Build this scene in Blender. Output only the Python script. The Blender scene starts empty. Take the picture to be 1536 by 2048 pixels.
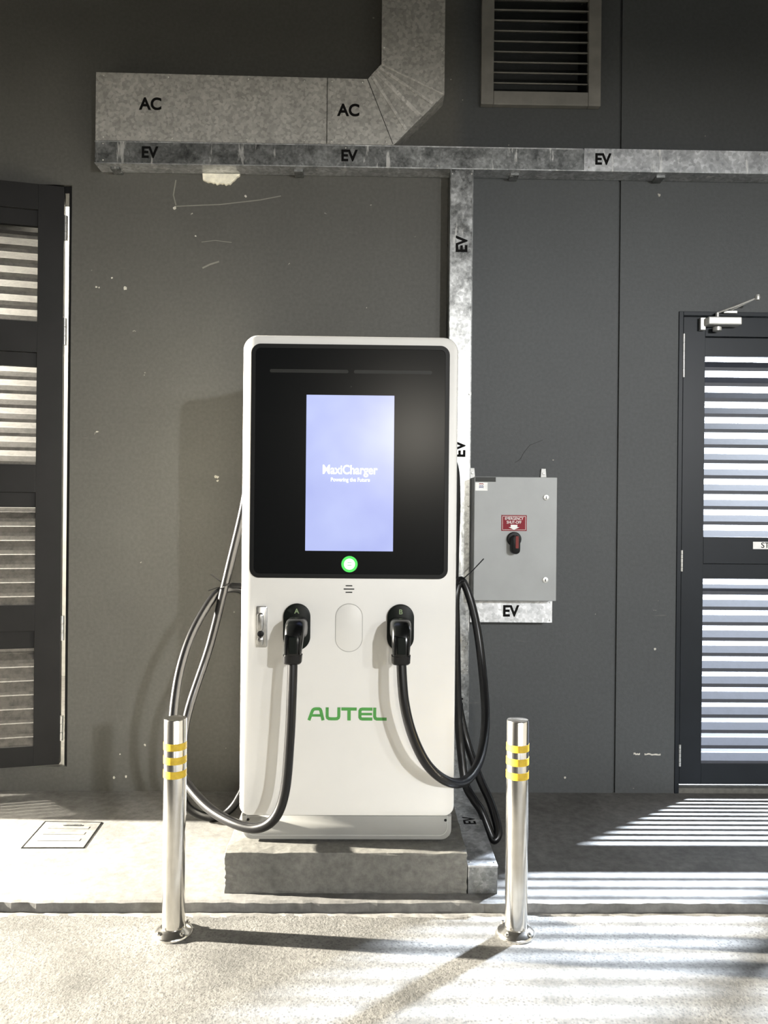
import bpy, bmesh, math, random
from mathutils import Vector, Matrix
random.seed(7)
R = math.radians
scn = bpy.context.scene
col = scn.collection

# ------------------------------------------------------------------ camera
cam_d = bpy.data.cameras.new('camera'); cam = bpy.data.objects.new('camera', cam_d); col.objects.link(cam)
cam_d.sensor_fit = 'VERTICAL'; cam_d.sensor_height = 36.0; cam_d.lens = 36.0 * 1500 / 2048
cam_d.clip_start = 0.05; cam_d.clip_end = 200
cam.matrix_world = Matrix.Translation((0, -3.79, 1.42)) @ (Matrix.Rotation(R(90), 4, 'X') @ Matrix.Rotation(R(-0.854), 4, 'Y') @ Matrix.Rotation(R(-0.0625), 4, 'X') @ Matrix.Rotation(R(0.543), 4, 'Z'))
scn.camera = cam
# ------------------------------------------------------------------ world, exposure
w = bpy.data.worlds.new('night'); scn.world = w; w.use_nodes = True
w.node_tree.nodes['Background'].inputs[0].default_value = (0.5, 0.6, 0.8, 1)
w.node_tree.nodes['Background'].inputs[1].default_value = 0.02
scn.view_settings.view_transform = 'Standard'; scn.view_settings.look = 'None'
scn.view_settings.exposure = 0.0; scn.view_settings.gamma = 1.0
scn.view_settings.use_curve_mapping = False
# light levels used by the lamp builders further down (position, watts, colour)
FLOOD = ((-10.5, -0.14, 3.0), 84000, (1.0, 0.93, 0.80))
STAIR = ((5.45, 3.0, 5.9), 10500, (0.80, 0.88, 1.0))
PLANT = ((-3.7, 1.6, 4.5), 1700, (1.0, 0.92, 0.78))
HALL = [((3.5, -8.6, 3.05), 1700, (0.98, 0.99, 1.0)), ((5.6, -9.2, 3.05), 500, (0.98, 0.99, 1.0)), ((0.75, -11.0, 2.75), 650, (1.0, 0.93, 0.8))]

# ------------------------------------------------------------------ materials
def new_mat(name):
    m = bpy.data.materials.new(name); m.use_nodes = True
    return m, m.node_tree.nodes, m.node_tree.links, m.node_tree.nodes['Principled BSDF']
def ramp(N, L, fac, stops):
    r = N.new('ShaderNodeValToRGB'); L.new(fac, r.inputs[0])
    e = r.color_ramp.elements
    while len(e) < len(stops): e.new(0.5)
    for k, (p, c) in enumerate(stops):
        e[k].position = p; e[k].color = (*c, 1) if len(c) == 3 else c
    return r.outputs[0]
def noise(N, L, co, scale, detail=4, rough=0.55, dist=0.0):
    n = N.new('ShaderNodeTexNoise'); n.inputs['Scale'].default_value = scale; n.inputs['Detail'].default_value = detail
    n.inputs['Roughness'].default_value = rough; n.inputs['Distortion'].default_value = dist
    L.new(co, n.inputs['Vector']); return n.outputs['Fac']
def mix(N, L, fac, a, b, mode='MIX'):
    x = N.new('ShaderNodeMix'); x.data_type = 'RGBA'; x.blend_type = mode
    if isinstance(fac, (int, float)): x.inputs[0].default_value = fac
    else: L.new(fac, x.inputs[0])
    for i, v in ((6, a), (7, b)):
        if isinstance(v, tuple): x.inputs[i].default_value = (*v, 1)
        else: L.new(v, x.inputs[i])
    return x.outputs[2]
def coords(N, L, kind='Object', scale=None):
    if kind == 'Position':
        o = N.new('ShaderNodeNewGeometry').outputs['Position']
    else:
        o = N.new('ShaderNodeTexCoord').outputs[kind]
    if scale:
        mp = N.new('ShaderNodeMapping'); mp.inputs['Scale'].default_value = scale; L.new(o, mp.inputs[0]); o = mp.outputs[0]
    return o
def bump(N, L, b, h, strength, dist=0.01):
    n = N.new('ShaderNodeBump'); n.inputs['Strength'].default_value = strength; n.inputs['Distance'].default_value = dist
    L.new(h, n.inputs['Height']); L.new(n.outputs[0], b.inputs['Normal'])
def simple(name, c, rough=0.5, metal=0.0, var=0.12, scale=14, bmp=0.0, bscale=200, spec=0.5):
    m, N, L, b = new_mat(name); co = coords(N, L)
    n = noise(N, L, co, scale)
    lo = tuple(x * (1 - var) for x in c); hi = tuple(min(1, x * (1 + var)) for x in c)
    L.new(ramp(N, L, n, [(0.3, lo), (0.7, hi)]), b.inputs['Base Color'])
    b.inputs['Roughness'].default_value = rough; b.inputs['Metallic'].default_value = metal
    b.inputs['Specular IOR Level'].default_value = spec
    if bmp: bump(N, L, b, noise(N, L, co, bscale, 2), bmp, 0.002)
    return m
def emit(name, c, s):
    m, N, L, b = new_mat(name)
    b.inputs['Base Color'].default_value = (0.02, 0.02, 0.02, 1)
    b.inputs['Emission Color'].default_value = (*c, 1); b.inputs['Emission Strength'].default_value = s
    return m
M = {}
def mk_wall():
    m, N, L, b = new_mat('wall_paint'); co = coords(N, L, 'Position')
    base = ramp(N, L, noise(N, L, co, 0.9, 5, 0.6), [(0.3, (0.080, 0.079, 0.072)), (0.7, (0.098, 0.097, 0.089))])
    # cooler, dimmer light right of the vertical trunking, painted into the wall colour
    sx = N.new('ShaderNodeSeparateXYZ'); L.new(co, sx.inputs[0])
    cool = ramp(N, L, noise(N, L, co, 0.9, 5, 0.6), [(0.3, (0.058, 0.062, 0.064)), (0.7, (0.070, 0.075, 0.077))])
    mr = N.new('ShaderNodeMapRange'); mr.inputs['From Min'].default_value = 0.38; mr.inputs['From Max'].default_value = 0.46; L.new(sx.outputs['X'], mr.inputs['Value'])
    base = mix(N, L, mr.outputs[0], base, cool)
    fine = ramp(N, L, noise(N, L, co, 60, 3), [(0.3, (0.9, 0.9, 0.9)), (0.7, (1.08, 1.08, 1.08))])
    c = mix(N, L, 1.0, base, fine, 'MULTIPLY')
    # chipped paint specks and a few rubbed streaks
    sp = ramp(N, L, noise(N, L, co, 17, 3, 0.5), [(0.735, (0, 0, 0)), (0.76, (1, 1, 1))])
    c = mix(N, L, sp, c, (0.42, 0.40, 0.35))
    st = ramp(N, L, noise(N, L, coords(N, L, 'Position', (3, 3, 28)), 1.0, 4, 0.6), [(0.70, (0, 0, 0)), (0.78, (0.35, 0.35, 0.35))])
    c = mix(N, L, st, c, (0.24, 0.23, 0.2))
    L.new(c, b.inputs['Base Color']); b.inputs['Roughness'].default_value = 0.55
    b.inputs['Specular IOR Level'].default_value = 0.3
    bump(N, L, b, noise(N, L, co, 130, 3), 0.25, 0.002)
    return m
def mk_concrete(name, dark, lite, s1, s2, pits=0.0, bstr=0.35, spk=0.0):
    m, N, L, b = new_mat(name); co = coords(N, L, 'Position')
    base = ramp(N, L, noise(N, L, co, s1, 7, 0.62, 0.4), [(0.33, dark), (0.66, lite)])
    fine = ramp(N, L, noise(N, L, co, s2, 4, 0.65), [(0.32, (0.72, 0.72, 0.72)), (0.66, (1.15, 1.15, 1.15))])
    c = mix(N, L, 1.0, base, fine, 'MULTIPLY')
    if spk:
        v = N.new('ShaderNodeTexVoronoi'); v.inputs['Scale'].default_value = 85; L.new(co, v.inputs['Vector'])
        c = mix(N, L, ramp(N, L, v.outputs['Distance'], [(0.10, (spk,) * 3), (0.45, (0, 0, 0))]), c, tuple(x * 0.55 for x in dark))
    if pits:
        c = mix(N, L, ramp(N, L, noise(N, L, co, 38, 2), [(0.74, (0, 0, 0)), (0.78, (pits,) * 3)]), c, (0.05, 0.05, 0.045))
    L.new(c, b.inputs['Base Color']); b.inputs['Roughness'].default_value = 0.8
    bump(N, L, b, noise(N, L, co, s2 * 1.4, 5, 0.7), bstr, 0.004)
    return m
def mk_galv(name, dark, lite, scale=30, metal=0.75, rough=0.42, streak=True):
    m, N, L, b = new_mat(name); co = coords(N, L, 'Position')
    v = N.new('ShaderNodeTexVoronoi'); v.inputs['Scale'].default_value = scale * 3; L.new(co, v.inputs['Vector'])
    n = noise(N, L, co, scale * 0.5, 6, 0.7)
    a = ramp(N, L, n, [(0.3, dark), (0.68, lite)])
    sp = ramp(N, L, v.outputs['Color'], [(0.2, (0.78, 0.78, 0.78)), (0.8, (1.15, 1.15, 1.15))])
    c = mix(N, L, 1.0, a, sp, 'MULTIPLY')
    if streak:
        s = ramp(N, L, noise(N, L, coords(N, L, 'Position', (9, 9, 1.4)), 2.6, 5, 0.65), [(0.60, (0, 0, 0)), (0.66, (0.85, 0.85, 0.85))])
        c = mix(N, L, s, c, (0.75, 0.75, 0.73))
    L.new(c, b.inputs['Base Color']); b.inputs['Metallic'].default_value = metal
    L.new(ramp(N, L, n, [(0.3, (rough - 0.08,) * 3), (0.7, (rough + 0.12,) * 3)]), b.inputs['Roughness'])
    return m
def mk_slat(name, c, dirt):
    m, N, L, b = new_mat(name); co = coords(N, L, 'Position')
    n = noise(N, L, co, 26, 6, 0.75)
    L.new(mix(N, L, ramp(N, L, n, [(0.42, (0, 0, 0)), (0.7, (dirt,) * 3)]), c, tuple(x * 0.25 for x in c)), b.inputs['Base Color'])
    b.inputs['Roughness'].default_value = 0.55
    return m
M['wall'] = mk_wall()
M['platform'] = mk_concrete('platform_concrete', (0.09, 0.088, 0.083), (0.165, 0.162, 0.153), 2.2, 26, 0.5, 0.3)
M['ground'] = mk_concrete('driveway_concrete', (0.066, 0.064, 0.058), (0.145, 0.141, 0.131), 3.2, 60, 0.6, 0.9, 0.8)
M['plinth'] = mk_concrete('plinth_concrete', (0.10, 0.098, 0.088), (0.145, 0.141, 0.127), 5, 40, 0.7, 0.25)
M['kerb_fillet'] = mk_concrete('fillet_concrete', (0.13, 0.127, 0.118), (0.19, 0.186, 0.175), 4, 30, 0.3, 0.3)
M['ceiling'] = mk_concrete('ceiling_concrete', (0.09, 0.09, 0.09), (0.12, 0.12, 0.12), 1, 20)
M['far_wall'] = mk_concrete('far_wall_paint', (0.13, 0.13, 0.125), (0.17, 0.17, 0.16), 1, 20)
M['room_wall'] = simple('plaster_white', (0.55, 0.55, 0.53), 0.8)
M['galv'] = mk_galv('galvanised_steel', (0.09, 0.095, 0.095), (0.32, 0.33, 0.33))
M['galv_bright'] = mk_galv('bright_galvanised_steel', (0.34, 0.35, 0.36), (0.62, 0.63, 0.64), 22)
M['galv_v'] = mk_galv('riser_galvanised_steel', (0.26, 0.27, 0.27), (0.52, 0.53, 0.53), 26, 0.95, 0.3)
M['duct'] = mk_galv('dull_duct_sheet', (0.36, 0.353, 0.33), (0.47, 0.463, 0.435), 24, 0.45, 0.5, False)
M['duct_lite'] = mk_galv('duct_sheet_seam', (0.5, 0.49, 0.46), (0.62, 0.61, 0.58), 24, 0.45, 0.5, False)
M['screw'] = simple('zinc_screw', (0.6, 0.6, 0.58), 0.35, 0.9)
M['paint_black'] = simple('stencil_black', (0.005, 0.005, 0.005), 0.7, spec=0.1)
M['vent'] = simple('vent_grey_paint', (0.17, 0.165, 0.15), 0.55, 0.0, 0.2, 9)
M['door'] = simple('door_dark_paint', (0.012, 0.015, 0.019), 0.4, 0.0, 0.1, 5, spec=0.2)
M['door_left'] = simple('door_charcoal_paint', (0.012, 0.012, 0.0122), 0.45, 0.0, 0.15, 5, spec=0.2)
M['slat_r'] = mk_slat('slat_blue_grey', (0.042, 0.047, 0.062), 0.25)
M['slat_l'] = mk_slat('slat_dusty_grey', (0.082, 0.076, 0.067), 0.9)
M['hinge'] = simple('hinge_steel', (0.62, 0.62, 0.6), 0.3, 0.8)
M['alu'] = simple('silver_paint', (0.6, 0.6, 0.58), 0.35, 0.6)
M['lock'] = simple('lock_chrome', (0.5, 0.5, 0.49), 0.25, 1.0, 0.2, 60)
M['white'] = simple('charger_white', (0.66, 0.65, 0.62), 0.42, 0.0, 0.015, 8, 0.06, 700)
M['base_grey'] = simple('charger_base_grey', (0.24, 0.24, 0.228), 0.42, 0.0, 0.02, 8, 0.05, 700)
M['groove'] = simple('groove_grey', (0.36, 0.36, 0.34), 0.6)
M['rim'] = simple('bezel_black', (0.006, 0.0065, 0.007), 0.4, spec=0.18)
M['glass'] = simple('black_glass', (0.004, 0.0045, 0.005), 0.24, 0.0, 0.05, 3, spec=0.12)
M['ledbar'] = simple('light_bar_off', (0.016, 0.017, 0.016), 0.4, spec=0.2)
M['rubber'] = simple('black_rubber', (0.004, 0.004, 0.0045), 0.3, spec=0.4)
M['plug'] = simple('plug_black', (0.003, 0.0035, 0.0035), 0.22, spec=0.5)
M['holster'] = simple('holster_black', (0.003, 0.005, 0.004), 0.4, spec=0.15)
M['letter_green'] = simple('letter_grey_green', (0.20, 0.27, 0.14), 0.5)
M['logo'] = simple('logo_green', (0.06, 0.27, 0.05), 0.5)
M['chrome'] = simple('polished_steel', (0.74, 0.72, 0.68), 0.19, 1.0, 0.05, 30)
M['band'] = simple('yellow_tape', (0.50, 0.34, 0.022), 0.45, 0.0, 0.15, 60)
M['box'] = simple('enclosure_grey', (0.31, 0.322, 0.322), 0.45, 0.0, 0.05, 6, 0.1, 300)
M['red'] = simple('sign_red', (0.21, 0.008, 0.018), 0.5, spec=0.2)
M['dull_red'] = simple('handle_red', (0.17, 0.025, 0.022), 0.5, spec=0.2)
M['sign_white'] = simple('sign_white', (0.82, 0.82, 0.8), 0.5)
M['blue'] = simple('print_blue', (0.05, 0.05, 0.16), 0.5)
M['plaque'] = simple('plaque_dark', (0.02, 0.022, 0.02), 0.4, spec=0.2)
M['plaster'] = simple('bare_plaster', (0.86, 0.82, 0.68), 0.9, 0, 0.15, 40, 0.5, 60)
M['lamp_body'] = simple('lamp_housing', (0.4, 0.4, 0.4), 0.5)
M['lamp_glow'] = emit('lamp_glow', (1.0, 0.96, 0.88), 14)
M['lamp_glow_cool'] = emit('lamp_glow_cool', (0.86, 0.93, 1.0), 14)
M['screen_text'] = emit('screen_lettering', (0.95, 1.0, 1.0), 1.6)
def mk_screen():
    m, N, L, b = new_mat('display_blue'); co = coords(N, L)
    b.inputs['Base Color'].default_value = (0.02, 0.02, 0.02, 1); b.inputs['Roughness'].default_value = 0.25
    n = noise(N, L, co, 5, 2)
    L.new(ramp(N, L, n, [(0.3, (0.44, 0.50, 0.93)), (0.7, (0.54, 0.61, 1.0))]), b.inputs['Emission Color'])
    b.inputs['Emission Strength'].default_value = 0.95
    return m
M['screen'] = mk_screen()
M['led'] = emit('led_green', (0.06, 0.85, 0.10), 1.0)
M['led_core'] = emit('led_core', (0.75, 1.0, 0.75), 2.2)
M['led_icon'] = emit('led_icon', (0.25, 0.75, 0.35), 0.9)

# ------------------------------------------------------------------ mesh helpers
class MB:
    def __init__(s): s.v = []; s.f = []
    def add(s, vs, fs):
        o = len(s.v); s.v += [tuple(v) for v in vs]; s.f += [tuple(i + o for i in f) for f in fs]; return s
    def box(s, x0, x1, y0, y1, z0, z1):
        return s.add([(x0,y0,z0),(x1,y0,z0),(x1,y1,z0),(x0,y1,z0),(x0,y0,z1),(x1,y0,z1),(x1,y1,z1),(x0,y1,z1)],
                     [(3,2,1,0),(4,5,6,7),(0,1,5,4),(1,2,6,5),(2,3,7,6),(3,0,4,7)])
    def prism(s, P, y0, y1, ch=0.0):
        """outline P in x,z (counter-clockwise seen from the front); front cap at y0, back cap at y1"""
        n = len(P); rings = []
        if ch > 0: rings += [(inset(P, ch), y0), (inset(P, ch * 0.3), y0 + ch * 0.3), (P, y0 + ch)]
        else: rings += [(P, y0)]
        rings.append((P, y1))
        vs = [(x, y, z) for pts, y in rings for x, z in pts]; fs = [tuple(range(n))]
        for k in range(len(rings) - 1):
            for i in range(n):
                j = (i + 1) % n; fs.append((k*n+i, (k+1)*n+i, (k+1)*n+j, k*n+j))
        fs.append(tuple(reversed(range((len(rings)-1)*n, len(rings)*n))))
        return s.add(vs, fs)
    def ring(s, O, I, y0, y1):
        n = len(O)
        vs = [(x,y0,z) for x,z in O] + [(x,y0,z) for x,z in I] + [(x,y1,z) for x,z in O] + [(x,y1,z) for x,z in I]
        fs = []
        for i in range(n):
            j = (i+1) % n
            fs += [(i,j,n+j,n+i), (2*n+j,2*n+i,3*n+i,3*n+j), (j,i,2*n+i,2*n+j), (n+i,n+j,3*n+j,3*n+i)]
        return s.add(vs, fs)
    def tube(s, path, r, n=12, cap=True):
        pts = [Vector(p) for p in path]; m = len(pts)
        t0 = (pts[1]-pts[0]).normalized(); up = Vector((0,0,1)) if abs(t0.z) < 0.9 else Vector((1,0,0))
        nrm = t0.cross(up).normalized(); vs = []; fs = []
        for k, p in enumerate(pts):
            t = (pts[min(k+1,m-1)] - pts[max(k-1,0)]).normalized()
            nrm = (nrm - t*nrm.dot(t)).normalized(); b = t.cross(nrm)
            rr_ = r[k] if isinstance(r, (list, tuple)) else r
            for a in range(n):
                q = p + (nrm*math.cos(2*math.pi*a/n) + b*math.sin(2*math.pi*a/n))*rr_; vs.append(tuple(q))
        for k in range(m-1):
            for a in range(n):
                c = (a+1) % n; fs.append((k*n+a, k*n+c, (k+1)*n+c, (k+1)*n+a))
        if cap: fs += [tuple(reversed(range(n))), tuple(range((m-1)*n, m*n))]
        return s.add(vs, fs)
    def lathe(s, prof, c, axis='z', n=32):
        """prof: (radius, height) list, closed at both ends"""
        vs = []; fs = []
        for r, h in prof:
            for a in range(n):
                x, y = r*math.cos(2*math.pi*a/n), r*math.sin(2*math.pi*a/n)
                vs.append((c[0]+x, c[1]+y, c[2]+h) if axis == 'z' else (c[0]+x, c[1]-h, c[2]+y) if axis == 'y' else (c[0]+h, c[1]+x, c[2]+y))
        m = len(prof)
        for k in range(m-1):
            for a in range(n):
                b = (a+1) % n; fs.append((k*n+a, k*n+b, (k+1)*n+b, (k+1)*n+a))
        fs += [tuple(reversed(range(n))), tuple(range((m-1)*n, m*n))]
        return s.add(vs, fs)
    def loft(s, secs):
        n = len(secs[0]); vs = [p for sec in secs for p in sec]; fs = [tuple(reversed(range(n)))]
        for k in range(len(secs)-1):
            for a in range(n):
                b = (a+1) % n; fs.append((k*n+a, k*n+b, (k+1)*n+b, (k+1)*n+a))
        fs.append(tuple(range((len(secs)-1)*n, len(secs)*n)))
        return s.add(vs, fs)
    def build(s, name, mat, parent=None, smooth=False, bevel=0.0, seg=2, label=None, local=False):
        me = bpy.data.meshes.new(name); me.from_pydata(s.v, [], s.f); me.update()
        bm = bmesh.new(); bm.from_mesh(me); bmesh.ops.recalc_face_normals(bm, faces=bm.faces); bm.to_mesh(me); bm.free()
        me.materials.append(M[mat])
        o = bpy.data.objects.new(name, me); col.objects.link(o)
        if smooth:
            for p in me.polygons: p.use_smooth = len(p.vertices) <= 4
            try: me.set_sharp_from_angle(angle=R(38))
            except Exception: pass
        if bevel:
            md = o.modifiers.new('bevel', 'BEVEL'); md.width = bevel; md.segments = seg; md.limit_method = 'ANGLE'
            md.angle_limit = R(40)
        if parent: put(o, parent, local)
        if label: o['label'] = label
        return o
def base_of(o):
    v = Vector((0,0,0))
    while o: v = v + o.location; o = o.parent
    return v
def put(o, parent, local=False):
    o.parent = parent
    if not local: o.matrix_parent_inverse = Matrix.Translation(-base_of(parent)) if parent.type == 'EMPTY' else Matrix.Identity(4)
def thing(name, label, cat, loc, group=None, kind=None, rotz=0.0):
    o = bpy.data.objects.new(name, None); col.objects.link(o); o.location = loc; o.rotation_euler = (0,0,rotz)
    o.empty_display_size = 0.05; o['label'] = label; o['category'] = cat
    if group: o['group'] = group
    if kind: o['kind'] = kind
    return o
def tag(o, label, cat, group=None, kind=None):
    o['label'] = label; o['category'] = cat
    if group: o['group'] = group
    if kind: o['kind'] = kind
    return o
def inset(P, d):
    n = len(P); out = []
    for i in range(n):
        a, p, b = P[i-1], P[i], P[(i+1) % n]
        e1 = Vector((p[0]-a[0], p[1]-a[1])); e2 = Vector((b[0]-p[0], b[1]-p[1]))
        if e1.length < 1e-9: e1 = e2
        if e2.length < 1e-9: e2 = e1
        e1.normalize(); e2.normalize()
        n1 = Vector((-e1.y, e1.x)); n2 = Vector((-e2.y, e2.x)); q = n1 + n2
        k = d / max(0.3, 1 + n1.dot(n2)); out.append((p[0] + q.x*k, p[1] + q.y*k))
    return out
def rr(x0, x1, z0, z1, r, n=8):
    """rounded rectangle, radii bottom-left, bottom-right, top-right, top-left"""
    if not isinstance(r, tuple): r = (r,)*4
    P = []
    for (cx, cz, a0, q) in ((x0+r[0], z0+r[0], 180, r[0]), (x1-r[1], z0+r[1], 270, r[1]), (x1-r[2], z1-r[2], 0, r[2]), (x0+r[3], z1-r[3], 90, r[3])):
        for k in range(n+1):
            a = R(a0 + 90*k/n); P.append((cx + q*math.cos(a), cz + q*math.sin(a)))
    return P
def stadium(cx, z0, z1, hw, n=14): return rr(cx-hw, cx+hw, z0, z1, hw-0.0005, n)
def circle(cx, cz, r, n=24): return [(cx + r*math.cos(2*math.pi*k/n), cz + r*math.sin(2*math.pi*k/n)) for k in range(n)]
def catmull(P, k=10):
    P = [Vector(p) for p in P]; out = []
    for i in range(len(P)-1):
        p0, p1, p2, p3 = P[max(i-1,0)], P[i], P[i+1], P[min(i+2,len(P)-1)]
        for j in range(k):
            t = j/k
            out.append(0.5*((2*p1) + (p2-p0)*t + (2*p0-5*p1+4*p2-p3)*t*t + (3*p1-p0-3*p2+p3)*t**3))
    out.append(P[-1]); return out
def lettering(body, mat, parent, size, pos, rot=0.0, thick=0.0004, bold=0.02, xs=1.0, name='lettering', up=False, local=False):
    """flat letters, centred on pos, facing the camera side (-y), or lying face up"""
    cu = bpy.data.curves.new(name, 'FONT'); cu.body = body; cu.size = size; cu.align_x = 'CENTER'; cu.align_y = 'CENTER'
    cu.extrude = thick; cu.offset = bold*size
    t = bpy.data.objects.new(name, cu); col.objects.link(t); dg = bpy.context.evaluated_depsgraph_get()
    me = bpy.data.meshes.new_from_object(t.evaluated_get(dg)); bpy.data.objects.remove(t)
    mx = Matrix.Translation(pos) @ (Matrix.Identity(4) if up else Matrix.Rotation(R(90), 4, 'X')) @ Matrix.Rotation(R(rot), 4, 'Z') @ Matrix.Diagonal((xs,1,1,1))
    me.transform(mx); me.materials.clear(); me.materials.append(M[mat])
    o = bpy.data.objects.new(name, me); col.objects.link(o); put(o, parent, local); return o
def ribbon(mb, pts, wd, y0, y1, close=False):
    """flat mitred stroke through x,z points"""
    n = len(pts); Lf = []; Rt = []
    for i, p in enumerate(pts):
        a = pts[max(i-1,0)]; b = pts[min(i+1,n-1)]
        d1 = Vector((p[0]-a[0], p[1]-a[1])); d2 = Vector((b[0]-p[0], b[1]-p[1]))
        if i == 0: d1 = d2
        if i == n-1: d2 = d1
        d1.normalize(); d2.normalize(); n1 = Vector((-d1.y,d1.x)); n2 = Vector((-d2.y,d2.x))
        q = (n1+n2)/max(0.35, 1+n1.dot(n2)) * wd/2
        Lf.append((p[0]+q.x,p[1]+q.y)); Rt.append((p[0]-q.x,p[1]-q.y))
    for i in range(n-1):
        mb.prism([Rt[i], Rt[i+1], Lf[i+1], Lf[i]], y0, y1)
    return mb
def screws(parent, pts, y, r=0.0045, name='screw'):
    me = None
    for x, z in pts:
        if me is None:
            o = MB().lathe([(r,0),(r,0.001),(r*0.6,0.003),(0.0005,0.0032)], (0,0,0), 'y', 10).build(name, 'screw', None, True); me = o.data
        else:
            o = bpy.data.objects.new(name, me); col.objects.link(o)
        o.location = (x, y, z); put(o, parent)

# ------------------------------------------------------------------ the setting
def structure(o, label, cat): return tag(o, label, cat, None, 'structure')
# wall with openings for the two doors and the vent, a joint between its two panels
LD = (-2.98, -1.525, 0.122, 3.043); RD = (1.552, 3.66, 0.0, 2.437); VN = (0.575, 1.075, 3.525, 4.03)
SEAM = (1.2305, 1.2435)
def wall_mesh(x0, x1, z0, z1, holes, depth=0.2):
    xs = sorted({x0, x1, *[h[0] for h in holes], *[h[1] for h in holes]}); zs = sorted({z0, z1, *[h[2] for h in holes], *[h[3] for h in holes]})
    xs = [x for x in xs if x0 <= x <= x1]; zs = [z for z in zs if z0 <= z <= z1]
    b = MB()
    for i in range(len(xs)-1):
        for j in range(len(zs)-1):
            cx, cz = (xs[i]+xs[i+1])/2, (zs[j]+zs[j+1])/2
            hole = [h for h in holes if h[0] < cx < h[1] and h[2] < cz < h[3]]
            if hole: continue
            b.box(xs[i], xs[i+1], 0, depth, zs[j], zs[j+1])
    return b
wl = wall_mesh(-12.0, SEAM[0], 0, 4.8, [LD, VN])
wl.box(SEAM[0], SEAM[1], 0.012, 0.2, 0, 4.8)
for part in (wall_mesh(SEAM[1], 6.6, 0, 4.8, [RD]),): wl.add(part.v, part.f)
wl.box(VN[0]-0.02, VN[1]+0.02, 0.2, 0.22, VN[2]-0.02, VN[3]+0.02)
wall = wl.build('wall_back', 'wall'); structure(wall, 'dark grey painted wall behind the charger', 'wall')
# chips, scratches and a hairline crack in the paint
M['chip'] = simple('bare_chip', (0.55, 0.53, 0.47), 0.8, 0, 0.2, 60)
M['scratch'] = simple('rubbed_paint', (0.20, 0.195, 0.17), 0.7)
M['crack'] = simple('crack_dark', (0.02, 0.02, 0.02), 0.9)
def on_wall(o): o.parent = wall; return o
for x, z, r in ((-1.256,2.529,0.011),(-1.322,2.579,0.006),(-1.399,2.532,0.006),(-1.385,2.53,0.004),(-0.795,1.586,0.008),(-0.784,1.583,0.008),(-0.783,1.565,0.006),(-0.905,2.796,0.005),(-0.656,3.001,0.007),(-1.01,2.935,0.009),(-1.135,0.232,0.006),(-1.289,0.068,0.007),(-1.229,0.073,0.006),(-1.26,0.186,0.004),(0.988,0.077,0.006),(1.44,0.733,0.006)):
    on_wall(MB().prism([(x+r*random.uniform(0.6,1.2)*math.cos(2*math.pi*k/9), z+r*random.uniform(0.6,1.2)*math.sin(2*math.pi*k/9)) for k in range(9)], -0.001, 0.0).build('paint_chip', 'chip'))
for x0, x1, z in ((1.336,1.369,0.199),(1.392,1.474,0.197)):
    P = [(x0+(x1-x0)*k/9, z-0.004+random.uniform(-0.0025,0.0025)) for k in range(10)]; P += [(x, z_+0.008+random.uniform(-0.002,0.002)) for x, z_ in reversed(P)]
    on_wall(MB().prism(P, -0.001, 0.0).build('paint_chip', 'chip'))
for pts, wd, mt in (([(-1.01,2.943),(-0.90,2.95),(-0.784,2.956),(-0.583,2.982),(-0.478,3.004)], 0.005, 'scratch'), ([(-1.005,2.95),(-1.018,3.0),(-1.006,3.076)], 0.006, 'scratch'), ([(-0.875,2.766),(-0.807,2.775),(-0.724,2.766)], 0.003, 'scratch'), ([(-0.869,2.635),(-0.831,2.654),(-0.786,2.669)], 0.008, 'scratch'), ([(0.718,1.673),(0.745,1.69),(0.761,1.722),(0.793,1.762),(0.857,1.788)], 0.0018, 'crack')):
    on_wall(ribbon(MB(), pts, wd, -0.0006, 0.0).build('scratch' if mt == 'scratch' else 'crack', mt))
# raised platform with an uneven front edge
pf = MB(); N_ = 220; X0, X1 = -16.0, 6.6
def jag(x, s): return s*(math.sin(x*7.1)*0.4 + math.sin(x*23.7+1)*0.3 + math.sin(x*61.3+2)*0.3) + random.uniform(-s, s)*0.5
xs_ = [-16, -10, -5] + [-3 + 0.03*k for k in range(int(5.4/0.03))] + [2.4, 4, 6.6]
vs = []; fs = []
for x in xs_:
    e = -1.066 + jag(x, 0.004)
    vs += [(x, 0.3, 0), (x, e+0.012, 0), (x, e, -0.005+jag(x,0.0015)), (x, e-0.003, -0.06), (x, 0.3, -0.06)]
for i in range(len(xs_)-1):
    for k in range(4): fs.append((5*i+k, 5*i+k+1, 5*i+6+k, 5*i+5+k))
pf.add(vs, fs)
structure(pf.build('floor_platform', 'platform'), 'raised concrete platform along the wall', 'floor')
gr = MB().add([(-16,-1.0,-0.04),(6.6,-1.0,-0.04),(6.6,-16,-0.04),(-16,-16,-0.04)], [(0,1,2,3)])
structure(gr.build('floor', 'ground'), 'rough concrete driveway in front of the platform', 'floor')
structure(MB().add([(-16,0.2,-0.001),(6.6,0.2,-0.001),(6.6,4.5,-0.001),(-16,4.5,-0.001)], [(0,1,2,3)]).build('floor_rooms', 'platform'), 'concrete floor of the rooms behind the doors', 'floor')
fl = MB(); vs = []; fs = []
for i, x in enumerate(xs_[2:-2]):
    vs += [(x, -1.062, -0.0365), (x, -1.084 - jag(x, 0.011) , -0.0372), (x, -1.098 - jag(x, 0.011), -0.0415)]
for i in range(len(xs_)-5):
    fs += [(3*i,3*i+1,3*i+4,3*i+3), (3*i+1,3*i+2,3*i+5,3*i+4)]
fl.add(vs, fs); structure(fl.build('trim_1', 'kerb_fillet'), 'pale mortar strip along the foot of the platform edge', 'trim')
structure(MB().box(-16, 6.6, -16, 0.2, 4.8, 4.9).build('ceiling', 'ceiling'), 'concrete ceiling slab of the car park', 'ceiling')
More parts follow.
